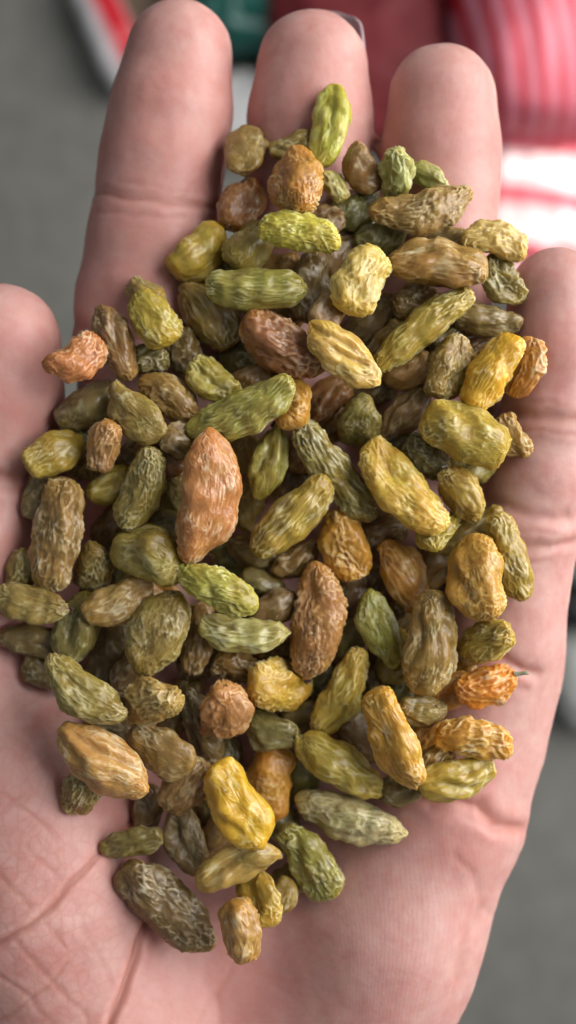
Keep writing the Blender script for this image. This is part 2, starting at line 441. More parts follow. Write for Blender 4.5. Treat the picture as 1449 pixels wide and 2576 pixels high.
# the nail that shows past the tip of the middle finger, and the others on the backs of the fingertips
def nail(fi, roll, ext, wide=1.0):
    tip = np.array(FINGERS[fi][0]); nxt = np.array(FINGERS[fi][1])
    d = tip[:3] - nxt[:3]; d /= np.linalg.norm(d)
    back = np.array([-math.sin(roll), 0, -math.cos(roll)]); back -= d * (back @ d); back /= np.linalg.norm(back)
    side = np.cross(d, back); r = tip[3]
    nu, nv = 22, 14; vs = []
    for th in (0.0, 0.55):
        for i in range(nu):
            for j in range(nv):
                u = (i / (nu - 1) - 0.5) * 2; v = j / (nv - 1)
                a = u * 1.02 * wide
                rr = r * (1.0 - 0.10 * v * v) + 0.15 - th
                e = 1.0 + ext * (1 - abs(u) ** 3)
                end = r * math.sqrt(max(0.04, e * e - (math.sin(a + roll) * 0.95) ** 2))
                y = -r * 0.55 + v * (end + r * 0.55)
                vs.append(tip[:3] + d * y + back * (rr * math.cos(a)) + side * (rr * math.sin(a)))
    fs = []; N = nu * nv
    for i in range(nu - 1):
        for j in range(nv - 1):
            q = [i * nv + j, i * nv + j + 1, (i + 1) * nv + j + 1, (i + 1) * nv + j]
            fs.append(q); fs.append([x + N for x in q[::-1]])
    rim = [i * nv for i in range(nu)] + [(nu - 1) * nv + j for j in range(1, nv)] + [i * nv + nv - 1 for i in range(nu - 2, -1, -1)] + [j for j in range(nv - 2, 0, -1)]
    for a, b in zip(rim, rim[1:] + rim[:1]): fs.append([a, b, b + N, a + N])
    link('fingernail', build_mesh('fingernail', np.array(vs) * MM, fs), M_nail, hand)
nail(1, -0.7, 0.36, 0.95)
nail(0, -0.15, -0.06); nail(2, -0.2, -0.06); nail(3, -0.3, -0.06)

# ------------------------------------------------------------------ raisins
COL = {
    'green': (152, 150, 78), 'lime': (178, 172, 80), 'pgreen': (168, 166, 106), 'dgreen': (124, 117, 68), 'olive': (146, 130, 72),
    'tanolive': (154, 135, 76), 'tan': (168, 138, 84), 'brown': (148, 119, 74), 'dbrown': (124, 104, 67), 'rbrown': (156, 115, 76),
    'rust': (186, 130, 80), 'amber': (188, 140, 68), 'orange': (226, 150, 56), 'yellow': (194, 164, 76), 'bright': (212, 172, 56),
    'pyellow': (198, 176, 102), 'yolive': (172, 150, 70), 'yamber': (196, 154, 68), 'peach': (184, 142, 88), 'grey': (134, 116, 76),
    'pbloom': (180, 172, 130),
}
# cx, cy, length, width, angle, layer (higher = deeper), colour, wrinkle style + end shape, scar spots, label
# style: l lengthwise, n netted, s smooth ; ends: p pointed, b blunt, d drop
R = [
(830,318,208,98,78,1.0,'lime','sb',[],'yellow-green raisin standing upright against the middle fingertip, topmost of the heap'),
(745,455,182,146,103,0.6,'amber','lb',[(722,397,'d')],'plump amber raisin with dark scar, just below the topmost yellow-green one'),
(622,378,135,112,95,2.2,'tanolive','sd',[(634,345,'d')],'dim olive-brown raisin wedged between index and middle fingers'),
(608,508,145,116,72,2.0,'rbrown','ld',[],'dark reddish-brown raisin leaning on the index finger beside the amber one'),
(757,580,202,104,-12,0.3,'lime','nb',[(850,606,'w')],'yellow-green raisin lying crosswise directly under the plump amber one'),
(845,467,85,62,-60,2.0,'pgreen','nb',[],'small pale green raisin tucked between the amber raisin and the ring finger'),
(735,372,110,75,15,2.4,'olive','sb',[],'olive raisin mostly hidden behind the top of the plump amber one'),
(908,425,112,92,118,2.2,'brown','sd',[],'brown raisin in the dip between middle and ring fingers'),
(1000,438,112,92,105,1.2,'pgreen','nb',[(992,402,'d')],'knobbly light green raisin at the foot of the ring finger pad'),
(1082,447,110,66,-38,1.4,'pgreen','nb',[],'mint-green raisin peeping over the big tan one below the ring fingertip'),
(1065,535,258,124,12,0.4,'tan','np',[],'big tan raisin with whitish bloom lying across the ring finger'),
(890,530,150,112,20,3.4,'dgreen','lp',[],'shaded olive-green raisin deep beside the big bloomed tan one'),
(1247,600,165,96,-14,0.9,'pyellow','nb',[],'translucent pale yellow raisin jutting over the gap beside the little fingertip'),
(1100,665,246,126,-6,0.3,'tan','lb',[],'big tan raisin with lengthwise furrows, second below the ring fingertip'),
(1258,708,142,104,-58,1.2,'olive','nb',[],'knobbly glossy olive-green raisin touching the little fingertip'),
(905,702,180,132,64,0.3,'pyellow','nb',[(866,768,'d')],'pale yellow raisin with a deep dent and a scar at its lower end'),
(505,642,165,122,38,2.0,'yolive','sb',[],'soft amber-olive raisin resting on the lower index finger'),
(627,618,138,112,60,1.9,'olive','nb',[],'dull olive raisin behind the large green one near the index finger'),
(643,728,248,110,-5,0.2,'green','lb',[(757,742,'w')],'large green raisin lying level with a white dot on its tip'),
(785,722,175,112,82,3.2,'dbrown','sb',[],'dark brown raisin in the hollow between large green and dented yellow ones'),
(527,790,195,122,-58,0.9,'tanolive','lb',[(560,858,'w')],'curved smooth tan-olive raisin with pale tip, under the large green one'),
(385,803,150,112,-52,0.9,'yolive','nb',[],'olive-yellow raisin at the upper edge of the heap beside the index finger'),
(360,738,90,82,-40,1.8,'tanolive','lb',[],'stubby dull tan raisin behind the olive-yellow one by the index finger'),
(290,862,200,104,-66,2.0,'brown','lp',[],'dull brown raisin lying along the base of the index finger'),
(196,908,132,112,40,1.0,'rust','nb',[],'crumpled rust-orange raisin perched between thumb and index finger'),
(367,905,115,80,8,2.2,'dgreen','nb',[],'small green raisin in shade below the olive-yellow one'),
(467,893,125,92,-70,2.5,'dbrown','nb',[],'dark brown wrinkled raisin under the curved tan-olive one'),
(600,900,120,92,-60,3.0,'dgreen','nb',[],'dark green raisin in shade next to the reddish wrinkled one'),
(712,870,235,138,-34,0.5,'rbrown','nd',[],'reddish-brown netted raisin below the large green one'),
(865,892,228,124,-40,0.2,'pyellow','np',[],'pale yellow raisin with broad dimples, overlapping the reddish-brown netted one'),
(1060,822,300,100,38,0.5,'yolive','lb',[],'long slim olive-yellow raisin slanting up toward the ring finger'),
(945,800,160,104,40,3.2,'dbrown','lp',[],'dark brown raisin sunk behind the long slim olive-yellow one'),
(1222,805,180,84,-12,2.2,'grey','lb',[],'flat dull olive raisin against the little finger under the knobbly one'),
(1132,925,164,114,64,0.9,'tanolive','nb',[],'shiny brown-olive raisin beside the translucent yellow one'),
(1237,940,222,116,56,0.4,'bright','lb',[(1305,880,'d')],'smooth bright yellow translucent raisin pointing at the little finger'),
(1328,928,152,92,72,1.3,'amber','nb',[],'amber raisin half hidden behind the bright translucent yellow one'),
(1172,1086,222,150,-26,0.3,'yolive','nb',[],'fat golden-olive raisin under the bright translucent yellow one'),
(1284,1102,122,84,-62,1.3,'tan','nb',[(1302,1122,'d')],'knobbly tan raisin poking out behind the fat golden-olive one'),
(1028,932,115,92,30,2.6,'brown','sb',[],'brown raisin in shade below the long slim olive-yellow one'),
(1022,1040,180,92,48,2.0,'grey','lp',[],'dusky furrowed raisin in the hollow beside the fat golden-olive one'),
(904,1066,122,112,80,1.2,'olive','nb',[],'roundish olive-green raisin under the pale yellow dimpled one'),
(822,1000,126,92,42,2.0,'rbrown','nb',[],'dark reddish raisin behind the bright green one near the middle'),
(733,1003,128,112,-62,1.4,'amber','nb',[],'amber-brown raisin behind the blunt end of the bright green one'),
(537,967,156,100,-42,1.0,'lime','nb',[],'yellow-green raisin tucked above the bright green one'),
(612,1042,290,118,25,0.2,'green','lb',[(722,988,'w')],'long bright green raisin with a square-cut end, centre of the upper heap'),
(430,1000,176,104,-40,1.7,'brown','np',[],'wrinkled brown raisin above the narrow end of the bright green one'),
(338,1042,186,112,-44,1.3,'tanolive','sb',[],'olive raisin with one bold raised fold, near the thumb side'),
(222,1026,168,112,28,3.0,'grey','sb',[],'shadowed grey-olive raisin deep beneath the rust-orange perched one'),
(140,1140,136,112,35,0.9,'yolive','sd',[(122,1150,'d')],'blocky amber-olive raisin pressed against the thumb'),
(258,1120,124,94,62,1.0,'peach','nb',[],'crumpled pinkish-tan raisin between the blocky one and the olive ones'),
(275,1222,122,84,30,1.7,'yolive','lb',[(234,1225,'w')],'small olive-yellow raisin with pale tip beneath the crumpled pinkish-tan one'),
(402,1146,136,102,-40,2.0,'rbrown','nb',[],'dark red-brown raisin beside the tip of the rust-orange almond-shaped one'),
(358,1232,216,112,70,0.9,'tanolive','nb',[],'rough olive-tan raisin standing beside the rust-orange almond-shaped one'),
(466,1112,116,92,-20,1.9,'grey','sb',[],'dull grey-olive raisin under the narrow end of the bright green one'),
(527,1254,340,156,81,-0.4,'rust','lp',[(560,1093,'d')],'very large almond-shaped rust-orange raisin near the middle of the heap'),
(680,1162,196,96,76,1.0,'green','sp',[],'flat green raisin hanging below the bright green one'),
(838,1187,312,108,-52,0.4,'olive','lb',[],'longest olive-green raisin, finely furrowed, slanting through the centre'),
(737,1302,258,118,46,0.0,'yolive','lb',[],'olive-yellow raisin with bold square ridges beside the almond-shaped one'),
(1008,1234,284,138,-50,0.1,'yellow','nb',[(1090,1335,'d')],'large yellow raisin with scalloped edge, right of the longest olive-green one'),
(1080,1150,140,92,-40,2.0,'dgreen','nb',[(1110,1168,'w')],'dark olive raisin between the large yellow and fat golden-olive ones'),
(1166,1240,156,100,-56,1.0,'yolive','lp',[],'yellow-green raisin touching the little finger below the fat golden-olive one'),
(1100,1332,110,86,50,1.4,'yolive','nb',[(1112,1302,'d')],'short yellow-tan raisin peeking from under the large scalloped yellow one'),
(862,1372,182,124,-70,0.3,'yamber','nb',[(848,1302,'d')],'honey-yellow raisin with dark top scar, below the longest olive-green one'),
(1020,1445,198,116,-64,0.2,'amber','lp',[(990,1362,'d')],'amber oval raisin with tight wavy ridges below the large yellow one'),
(1194,1452,196,152,-80,0.2,'yamber','nb',[(1172,1375,'d')],'lumpy golden-orange raisin beside the base of the little finger'),
(1185,1342,190,96,30,1.9,'olive','sb',[(1230,1330,'w')],'smooth olive raisin behind the top of the lumpy golden-orange one'),
(1276,1402,226,104,-72,1.1,'yolive','nb',[],'pale olive-yellow raisin along the little finger behind the lumpy golden-orange one'),
(145,1345,280,144,80,0.4,'tan','nb',[(182,1210,'d')],'large smooth tan-brown raisin standing upright along the thumb'),
(235,1430,122,98,62,1.0,'olive','nb',[],'small olive raisin beside the lower end of the large tan-brown one'),
(382,1392,178,140,-22,0.3,'olive','sd',[(456,1394,'w')],'broad olive raisin with a pale stem end touching the almond-shaped one'),
(545,1480,224,114,-24,0.0,'lime','np',[(458,1452,'d')],'bright yellow-green spindle-shaped raisin just below the almond-shaped one'),
(625,1272,130,84,80,2.4,'olive','nb',[],'shaded olive raisin squeezed between almond-shaped and square-ridged ones'),
(655,1392,165,96,-10,3.0,'dbrown','lp',[],'dark brown raisin under the lower end of the square-ridged one'),
(745,1412,132,80,30,2.2,'brown','nb',[],'brown raisin just under the square-ridged olive-yellow one'),
(655,1475,116,82,-30,3.0,'dgreen','sb',[],'dusky green raisin behind the tail of the bright spindle-shaped one'),
(690,1532,130,92,30,3.0,'dbrown','sb',[],'dark brown raisin between the bright spindle and the tan diamond-shaped one'),
(798,1562,290,140,86,0.0,'peach','np',[],'large diamond-shaped amber-tan raisin below the honey-yellow one'),
(615,1595,222,92,-5,0.1,'pgreen','ld',[(520,1600,'d')],'pale green raisin with silvery ridges and tapered scarred end'),
(75,1520,200,96,-13,0.7,'olive','np',[],'olive raisin crossing over the thumb at the edge of the picture'),
(92,1612,190,86,-10,1.6,'dbrown','lp',[],'dark furrowed raisin lying under the olive one that crosses the thumb'),
(190,1582,198,112,74,1.2,'dgreen','lp',[],'dark green-olive raisin standing beside the ones crossing the thumb'),
(302,1512,184,106,28,1.0,'tan','sd',[(228,1538,'d')],'smooth tan raisin with scarred narrow end under the broad olive one'),
(395,1592,230,150,64,0.2,'tanolive','np',[],'large tan-olive egg-shaped raisin left of the pale silvery-ridged green one'),
(500,1605,180,82,82,2.2,'brown','nb',[],'narrow brown raisin shaded behind the large tan-olive egg-shaped one'),
(500,1665,110,96,20,2.5,'dbrown','nb',[],'dark wrinkled raisin at the lower side of the egg-shaped one'),
(268,1665,215,108,68,3.0,'dbrown','sb',[],'shaded dark brown raisin deep under the large tan-olive egg-shaped one'),
(600,1677,126,86,-20,1.6,'brown','nb',[],'small brown raisin under the pale silvery-ridged green one'),
(706,1722,160,134,-15,0.2,'yellow','nb',[(655,1722,'d')],'round yellow raisin with smooth golden end beside the diamond-shaped one'),
(950,1585,202,100,-72,0.8,'green','lp',[],'green leaf-shaped raisin with flowing ridges beside the diamond-shaped one'),
(1086,1617,256,140,80,0.1,'tanolive','lb',[],'large brown-olive barrel-shaped raisin with a yellow edge'),
(1224,1612,124,110,20,0.5,'yolive','nb',[(1173,1628,'d')],'squat yellow-olive raisin with a small brown spot near the palm edge'),
(1224,1730,152,106,14,0.4,'orange','nb',[(1203,1728,'d'),(1303,1692,'s')],'bright orange raisin with black dot and thin green stem'),
(870,1745,232,114,60,0.1,'yellow','nb',[(908,1672,'d')],'golden raisin slanting down from under the leaf-shaped green one'),
(1196,1856,192,110,-16,0.4,'yamber','nb',[(1131,1862,'D')],'golden-orange raisin with a large brown patch, below the bright orange one'),
(990,1862,270,122,-68,0.1,'yamber','ld',[(962,1735,'d')],'long bent amber-olive raisin with deep folds, below the golden slanting one'),
(1062,1792,110,86,-14,1.1,'olive','lb',[(1100,1776,'w')],'stubby olive-green raisin behind the long bent amber-olive one'),
(1128,1738,135,92,20,2.2,'amber','sb',[],'translucent amber raisin beneath the barrel-shaped one by the orange one'),
(1090,1920,112,84,50,1.2,'tan','nb',[],'small tan wrinkled raisin squeezed beside the long bent one'),
(1150,1960,196,102,12,1.0,'yolive','sb',[],'smooth yellow-olive raisin nearest the crease at the palm edge'),
(570,1792,160,130,72,0.2,'peach','nb',[],'peach-tan raisin with star-shaped pale ridges, below the round yellow one'),
(376,1760,156,124,30,0.5,'tanolive','nb',[(318,1772,'w')],'olive raisin with ringed end overlapping the long tan-olive one near the thumb base'),
(205,1745,242,120,-38,0.4,'tanolive','lp',[],'long tan-olive raisin resting against the base of the thumb'),
(510,1830,205,86,-70,2.0,'dbrown','lp',[],'dark brown raisin standing behind the peach-tan star-ridged one'),
(405,1886,182,114,-30,1.1,'brown','sb',[(458,1905,'w')],'reddish-brown raisin behind the shiny peach-orange one'),
(255,1918,268,142,-34,0.0,'peach','sp',[],'shiny peach-orange almond-shaped raisin at the thumb-side edge of the heap'),
(680,1846,140,104,-22,0.5,'dgreen','lb',[],'dark olive-green raisin below the round yellow one'),
(675,1972,196,124,82,1.0,'amber','nb',[],'brown-amber raisin behind the glossy yellow drop-shaped one'),
(852,1926,262,122,-38,0.3,'yolive','lp',[(965,2012,'d')],'olive-gold raisin with fine furrows lying on the bloomed pale green one'),
(880,2060,284,112,-16,0.6,'pbloom','np',[],'pale grey-green raisin with heavy white bloom at the lower edge'),
(600,2028,236,138,-60,-0.1,'bright','sd',[(650,2098,'d')],'glossy bright yellow drop-shaped raisin near the bottom of the heap'),
(470,1978,160,112,52,1.2,'brown','nb',[],'greyish-brown crinkled raisin beside the glossy yellow drop-shaped one'),
(205,1988,126,104,62,1.3,'olive','nb',[(184,2032,'w')],'olive-brown raisin under the shiny peach-orange one, against the palm'),
(330,2120,160,78,14,1.1,'dgreen','sb',[],'small bean-shaped green raisin lying on the palm crease'),
(465,2110,190,100,-74,2.0,'grey','sp',[],'smooth dark grey-olive raisin standing beside the small bean-shaped one'),
(595,2172,218,110,20,0.9,'tan','sb',[],'tan raisin lying crosswise under the glossy yellow drop-shaped one'),
(780,2166,216,114,-58,0.6,'green','lb',[],'green raisin with pale flowing ridges pointing down, below the bloomed one'),
(652,2256,130,112,-55,1.1,'yolive','nb',[(655,2284,'w')],'stubby olive-yellow raisin with corky tip beneath the crosswise tan one'),
(420,2286,300,148,-44,0.5,'dbrown','nd',[(525,2392,'P')],'large dark brown raisin with withered purple tip, lowest on the thumb side'),
(605,2342,156,104,-82,1.1,'tan','lb',[(628,2396,'d')],'tan furrowed raisin at the very bottom of the heap'),
(372,2040,130,76,75,2.0,'grey','sb',[],'shaded grey-olive raisin below the end of the shiny peach-orange one'),
(700,2265,120,80,50,1.6,'olive','sb',[],'olive raisin half hidden between the stubby one and the pointing-down green one'),
# deeper raisins that show only in the gaps
(55,1440,120,86,70,3.0,'olive','nb',[],'olive raisin in the nook under the upright tan-brown one by the thumb'),
(112,1695,120,80,-30,3.0,'dbrown','nb',[],'dark raisin wedged where the thumb meets the palm'),
(512,2050,120,90,60,3.0,'dbrown','nb',[],'dark raisin behind the greyish-brown crinkled one'),
(615,1140,110,90,60,3.4,'olive','nb',[],'olive raisin in the gap between the almond-shaped and flat green ones'),
(694,684,130,100,20,3.6,'brown','nb',[],'brown raisin above the white-dotted green one'),
(712,1640,130,90,10,3.2,'brown','nb',[],'brown raisin in the gap above the round yellow one'),
(723,2222,130,90,40,2.6,'olive','nb',[],'olive raisin in the gap behind the pointing-down green one'),
(738,1212,120,90,70,3.4,'dbrown','nb',[],'dark raisin in the gap above the square-ridged one'),
(806,1716,120,90,30,3.2,'dgreen','nb',[],'dusky green raisin under the lower tip of the diamond-shaped one'),
(806,556,120,90,10,3.2,'dbrown','nb',[],'dark raisin behind the lower corner of the plump amber one'),
(832,1074,120,90,40,3.4,'brown','nb',[],'brown raisin above the upper end of the longest olive-green one'),
(948,1692,110,84,80,3.2,'dbrown','nb',[],'dark raisin under the lower end of the leaf-shaped green one'),
(998,1110,120,90,30,3.2,'dgreen','nb',[],'dark green raisin above the shoulder of the large yellow scalloped one'),
(1010,1545,120,84,60,3.2,'dbrown','nb',[],'dark raisin under the lower end of the amber oval one'),
(1046,756,120,90,20,3.2,'dbrown','nb',[],'dark raisin between the furrowed big tan and long slim ones'),
(1068,1856,110,80,50,2.8,'amber','nb',[],'amber raisin under the stubby olive-green one'),
(1122,610,130,90,0,3.2,'brown','nb',[],'brown raisin in the slit between the two big tan ones'),
(1162,1664,110,84,60,2.8,'tan','nb',[],'tan raisin behind the squat yellow-olive spotted one'),
(1184,868,110,80,30,2.8,'brown','nb',[],'brown raisin behind the top of the bright translucent yellow one'),
(566,700,110,84,40,3.2,'dgreen','nb',[],'dark green raisin beside the curved tan-olive one'),
(322,1166,110,84,40,3.0,'dbrown','nb',[],'dark raisin between the crumpled pinkish-tan and rough olive-tan ones'),
(222,1098,110,84,40,3.2,'dgreen','nb',[],'dark green raisin under the crumpled pinkish-tan one'),
(580,1405,150,90,-20,3.4,'dgreen','nb',[],'dark green raisin in the gap under the tip of the almond-shaped one'),
(890,1490,180,110,40,3.2,'dbrown','nb',[],'dark wrinkled raisin in the gap between diamond-shaped and amber oval ones'),
(1000,1650,140,96,80,3.0,'olive','sb',[],'olive raisin in the gap beside the barrel-shaped one'),
(880,1610,110,80,80,3.0,'dgreen','sb',[],'dusky green raisin between the diamond-shaped and leaf-shaped ones'),
(560,1550,160,90,10,3.2,'dbrown','nb',[],'dark raisin in the gap above the silvery-ridged pale green one'),
(930,980,140,90,20,3.4,'dbrown','sb',[],'dark raisin showing under the tip of the dimpled pale yellow one'),
(870,640,150,100,30,3.4,'brown','sb',[],'brown raisin in the gap above the dented pale yellow one'),
(690,800,150,100,0,3.6,'brown','nb',[],'brown raisin in the gap under the white-dotted green one'),
(1090,1420,150,110,40,3.0,'brown','sb',[],'brown raisin in the gap between amber oval and lumpy golden-orange ones'),
(450,1770,150,100,60,3.4,'dbrown','sb',[],'dark raisin in the gap beside the ringed-end olive one'),
(770,1810,170,110,20,3.2,'dbrown','sb',[],'dark brown raisin in the gap below the round yellow one'),
(560,1920,150,100,70,3.4,'dgreen','sb',[],'dusky green raisin above the glossy yellow drop-shaped one'),
(720,2090,150,90,-60,2.6,'dgreen','lb',[],'dark green raisin in the gap between brown-amber and bloomed ones'),
(905,1850,150,100,-60,3.0,'grey','sb',[],'grey-olive raisin in the gap beside the long bent amber-olive one'),
(1000,1770,120,90,60,3.2,'dgreen','sb',[],'dark olive raisin sunk behind the top of the long bent one'),
(212,1182,90,70,20,2.4,'olive','nb',[],'tiny olive raisin between the blocky and the crumpled pinkish-tan ones'),
(105,1245,130,90,70,2.4,'grey','sb',[],'grey-olive raisin in shade between the thumb and the upright tan-brown one'),
(440,1265,150,80,80,2.8,'olive','nb',[],'olive raisin in shade along the almond-shaped one, thumb side'),
(290,1325,150,96,50,3.0,'dbrown','sb',[],'dark brown raisin in the gap above the broad olive one'),
(430,1320,110,70,-20,2.8,'dgreen','sb',[],'small green raisin between the broad olive and almond-shaped ones'),
(390,1480,120,80,-20,2.4,'amber','sb',[],'amber raisin showing under the lower rim of the broad olive one'),
(300,1420,110,80,70,3.0,'dgreen','nb',[],'dark green raisin beside the small olive one near the thumb'),
(980,870,130,90,50,3.0,'dbrown','sb',[],'dark raisin under the lower end of the long slim olive-yellow one'),
(1120,850,110,80,40,2.8,'grey','nb',[],'grey-green raisin behind the shiny brown-olive one'),
(640,960,130,90,20,3.0,'brown','sb',[],'brown raisin in the gap above the bright green square-ended one'),
(770,1130,130,90,60,3.2,'rbrown','sb',[],'reddish raisin in the gap between flat green and longest olive-green ones'),
(950,1340,150,100,20,3.0,'brown','sb',[],'brown raisin in the gap beside the honey-yellow one'),
(340,1680,140,90,40,2.8,'dbrown','sb',[],'dark raisin in the gap above the ringed-end olive one'),
(290,1840,150,80,-20,2.2,'dbrown','sb',[],'dark raisin in the gap above the shiny peach-orange one'),
(560,2090,140,90,60,3.0,'brown','sb',[],'brown raisin in the shade left of the glossy yellow drop-shaped one'),
(760,1960,130,90,80,3.0,'dgreen','sb',[],'dark raisin in the gap beside the furrowed olive-gold one'),
(1010,1990,120,80,10,2.4,'grey','sb',[],'grey-green raisin showing under the lower end of the long bent one'),
(820,790,120,90,70,3.2,'brown','sb',[],'brown raisin in the gap above the dimpled pale yellow one'),
(1180,1180,130,90,20,2.6,'olive','sb',[],'olive raisin in the gap under the fat golden-olive one'),
(960,600,130,90,20,3.4,'dgreen','sb',[],'dark olive raisin in the gap between the two big tan ones'),
]

# top of the hand as a height map, raisins are then laid down one after another on whatever is below them
CELL = 0.7; X0, Y0 = -70.0, -140.0; NX, NY = 210, 330
Hm = np.full((NX, NY), -27.0)
ix = ((hv2[:, 0] - X0) / CELL).astype(int); iy = ((hv2[:, 1] - Y0) / CELL).astype(int)
ok = (ix >= 0) & (iy >= 0) & (ix < NX) & (iy < NY)
np.maximum.at(Hm, (ix[ok], iy[ok]), hv2[ok, 2])

def raisin_mesh(seed, a, b, c, style, ends, nu, nv):
    rg = np.random.RandomState(seed)
    ph = np.linspace(0, math.pi, nu + 1)[1:-1]
    th = np.linspace(0, 2 * math.pi, nv, endpoint=False)
    PH, TH = np.meshgrid(ph, th, indexing='ij'); PH = PH.ravel(); TH = TH.ravel()
    PH = np.concatenate([PH, [0.0, math.pi]]); TH = np.concatenate([TH, [0, 0]])
    t = -np.cos(PH)
    s = np.sin(PH)
    if ends == 'p': rr = np.sign(s) * np.abs(s) ** 1.28 * 1.03
    elif ends == 'b': rr = np.abs(s) ** 0.74
    else: rr = np.abs(s) ** (0.98 + 0.42 * t)
    if ends != 'd': rr = rr * (1 + rg.uniform(-0.12, 0.12) * t)
    o = rg.uniform(0, 100, 3)
    # angular, slumped cross-section
    k2, k3 = rg.uniform(0.04, 0.12), rg.uniform(0.03, 0.11)
    cs = 1 + k2 * np.cos(2 * TH + rg.uniform(0, 6) + t * rg.uniform(-1, 1)) + k3 * np.cos(3 * TH + rg.uniform(0, 6) + t * rg.uniform(-1.5, 1.5))
    x = a * t; y = b * rr * cs * np.cos(TH); z = c * rr * cs * np.sin(TH)
    p = np.stack([x, y, z], 1)
    nrm = np.stack([t * 0.5 * b / a, rr * np.cos(TH), rr * np.sin(TH)], 1); nrm /= np.maximum(np.linalg.norm(nrm, axis=1), 1e-6)[:, None]
    # big dents
    lowf = noise(p / (0.85 * b) + o) * 0.30 * b + noise(p / (0.42 * b) + o + 9) * 0.06 * b
    for _ in range(rg.randint(1, 4)):
        d = rg.normal(size=3) * np.array([0.6, 1, 1]); d /= np.linalg.norm(d)
        cpt = d * np.array([a, b, c]) * 0.95
        q = (p - cpt) / np.array([b * 0.85, b * 0.42, b * 0.5])
        lowf -= np.exp(-(q * q).sum(1)) * b * rg.uniform(0.12, 0.30)
    # wrinkles: sharp ridges, hollow between
    if style == 'l': lam = np.array([3.4, 0.80, 0.80]); amp = 0.34
    elif style == 'n': lam = np.array([2.2, 0.92, 0.92]); amp = 0.40
    else: lam = np.array([3.0, 1.1, 1.1]); amp = 0.18
    lam = lam * rg.uniform(0.75, 1.2); amp = amp * rg.uniform(0.7, 1.3)
    for _ in range(rg.choice([0, 1, 1, 2])):      # long collapsed folds
        th0 = rg.uniform(0, 2 * math.pi) + 0.5 * rg.uniform(-1, 1) * t + 0.35 * np.sin(t * rg.uniform(1, 3) + rg.uniform(0, 6))
        dth = (TH - th0 + math.pi) % (2 * math.pi) - math.pi
        wd_ = rg.uniform(0.16, 0.34)
        lowf += b * rg.uniform(0.10, 0.22) * np.exp(-((t - rg.uniform(-0.3, 0.3)) / 0.6) ** 2) * (0.45 * np.exp(-((np.abs(dth) - 2.0 * wd_) / wd_) ** 2) - np.exp(-(dth / wd_) ** 2))
    q = p / lam + o
    q = q + 0.55 * np.stack([noise(q * 0.7 + 11), noise(q * 0.7 + 23), noise(q * 0.7 + 37)], 1)
    n1 = noise(q); r1 = np.clip(1 - np.abs(n1) * 5.0, 0, 1) ** 1.2
    q2 = q * 1.9 + 5; n2 = noise(q2); r2 = np.clip(1 - np.abs(n2) * 3.0, 0, 1) ** 1.2
    q3 = q * 3.6 + 9; n3 = noise(q3)
    mod = np.clip(0.75 + 1.2 * noise(p / 3.5 + o + 50), 0.25, 1.3)
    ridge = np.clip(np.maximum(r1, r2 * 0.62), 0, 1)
    tipf = np.clip(s * 2.4, 0.3, 1)
    h = lowf * tipf + amp * tipf * mod * (r1 * 1.0 + r2 * 0.42 - 0.55) + 0.05 * n3
    p = p + nrm * h[:, None]
    bend = rg.uniform(-0.14, 0.20) * b
    p[:, 1] += bend * 2.2 * (t * t - 0.4)
    p[:, 0] = (p[:, 0] - (p[:, 0].max() + p[:, 0].min()) / 2) * (2 * a / np.ptp(p[:, 0]))
    p[:, 1] = (p[:, 1] - (p[:, 1].max() + p[:, 1].min()) / 2) * (2 * b / np.ptp(p[:, 1]))
    m = len(ph); f = []
    I = np.arange(m - 1)[:, None] * nv; J = np.arange(nv)[None, :]
    quads = np.stack([(I + J), (I + (J + 1) % nv), (I + nv + (J + 1) % nv), (I + nv + J)], -1).reshape(-1, 4)
    quads = quads[:, ::-1]
    A, B = m * nv, m * nv + 1
    faces = [tuple(qd) for qd in quads] + [(A, (j + 1) % nv, j)[::1] for j in range(nv)] + [(B, (m - 1) * nv + j, (m - 1) * nv + (j + 1) % nv) for j in range(nv)]
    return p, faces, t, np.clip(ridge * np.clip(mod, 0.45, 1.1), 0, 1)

def scar_mesh(r, kind):
    nseg = 12; vs = []; prof = {'d': [(1.25, -0.10), (1.0, 0.16), (0.62, 0.10), (0.25, -0.02)], 'w': [(1.1, -0.15), (0.95, 0.12), (0.6, 0.22), (0.2, 0.16)],
                                'D': [(1.2, -0.06), (1.0, 0.05), (0.6, 0.05), (0.2, 0.0)], 'P': [(1.5, -0.9), (1.22, -0.25), (0.8, 0.2), (0.35, 0.5)],
                                's': [(0.6, -0.3), (0.42, 0.5), (0.33, 1.6), (0.42, 2.5)]}[kind]
    for k, (rad, hh) in enumerate(prof):
        for i in range(nseg):
            a = 2 * math.pi * i / nseg; w = 1 + 0.14 * math.sin(3 * a + k) + 0.1 * math.sin(5 * a)
            vs.append((r * rad * w * math.cos(a) + (r * 0.25 * k if kind == 's' else 0), r * rad * w * math.sin(a), r * hh))
    vs.append((r * 0.25 * 3 if kind == 's' else 0, 0, r * (prof[-1][1] - (0.03 if kind in 'dD' else -0.1))))
    fs = [(k * nseg + i, k * nseg + (i + 1) % nseg, (k + 1) * nseg + (i + 1) % nseg, (k + 1) * nseg + i) for k in range(3) for i in range(nseg)]
    fs += [(3 * nseg + i, 3 * nseg + (i + 1) % nseg, 4 * nseg) for i in range(nseg)]
    return vs, fs

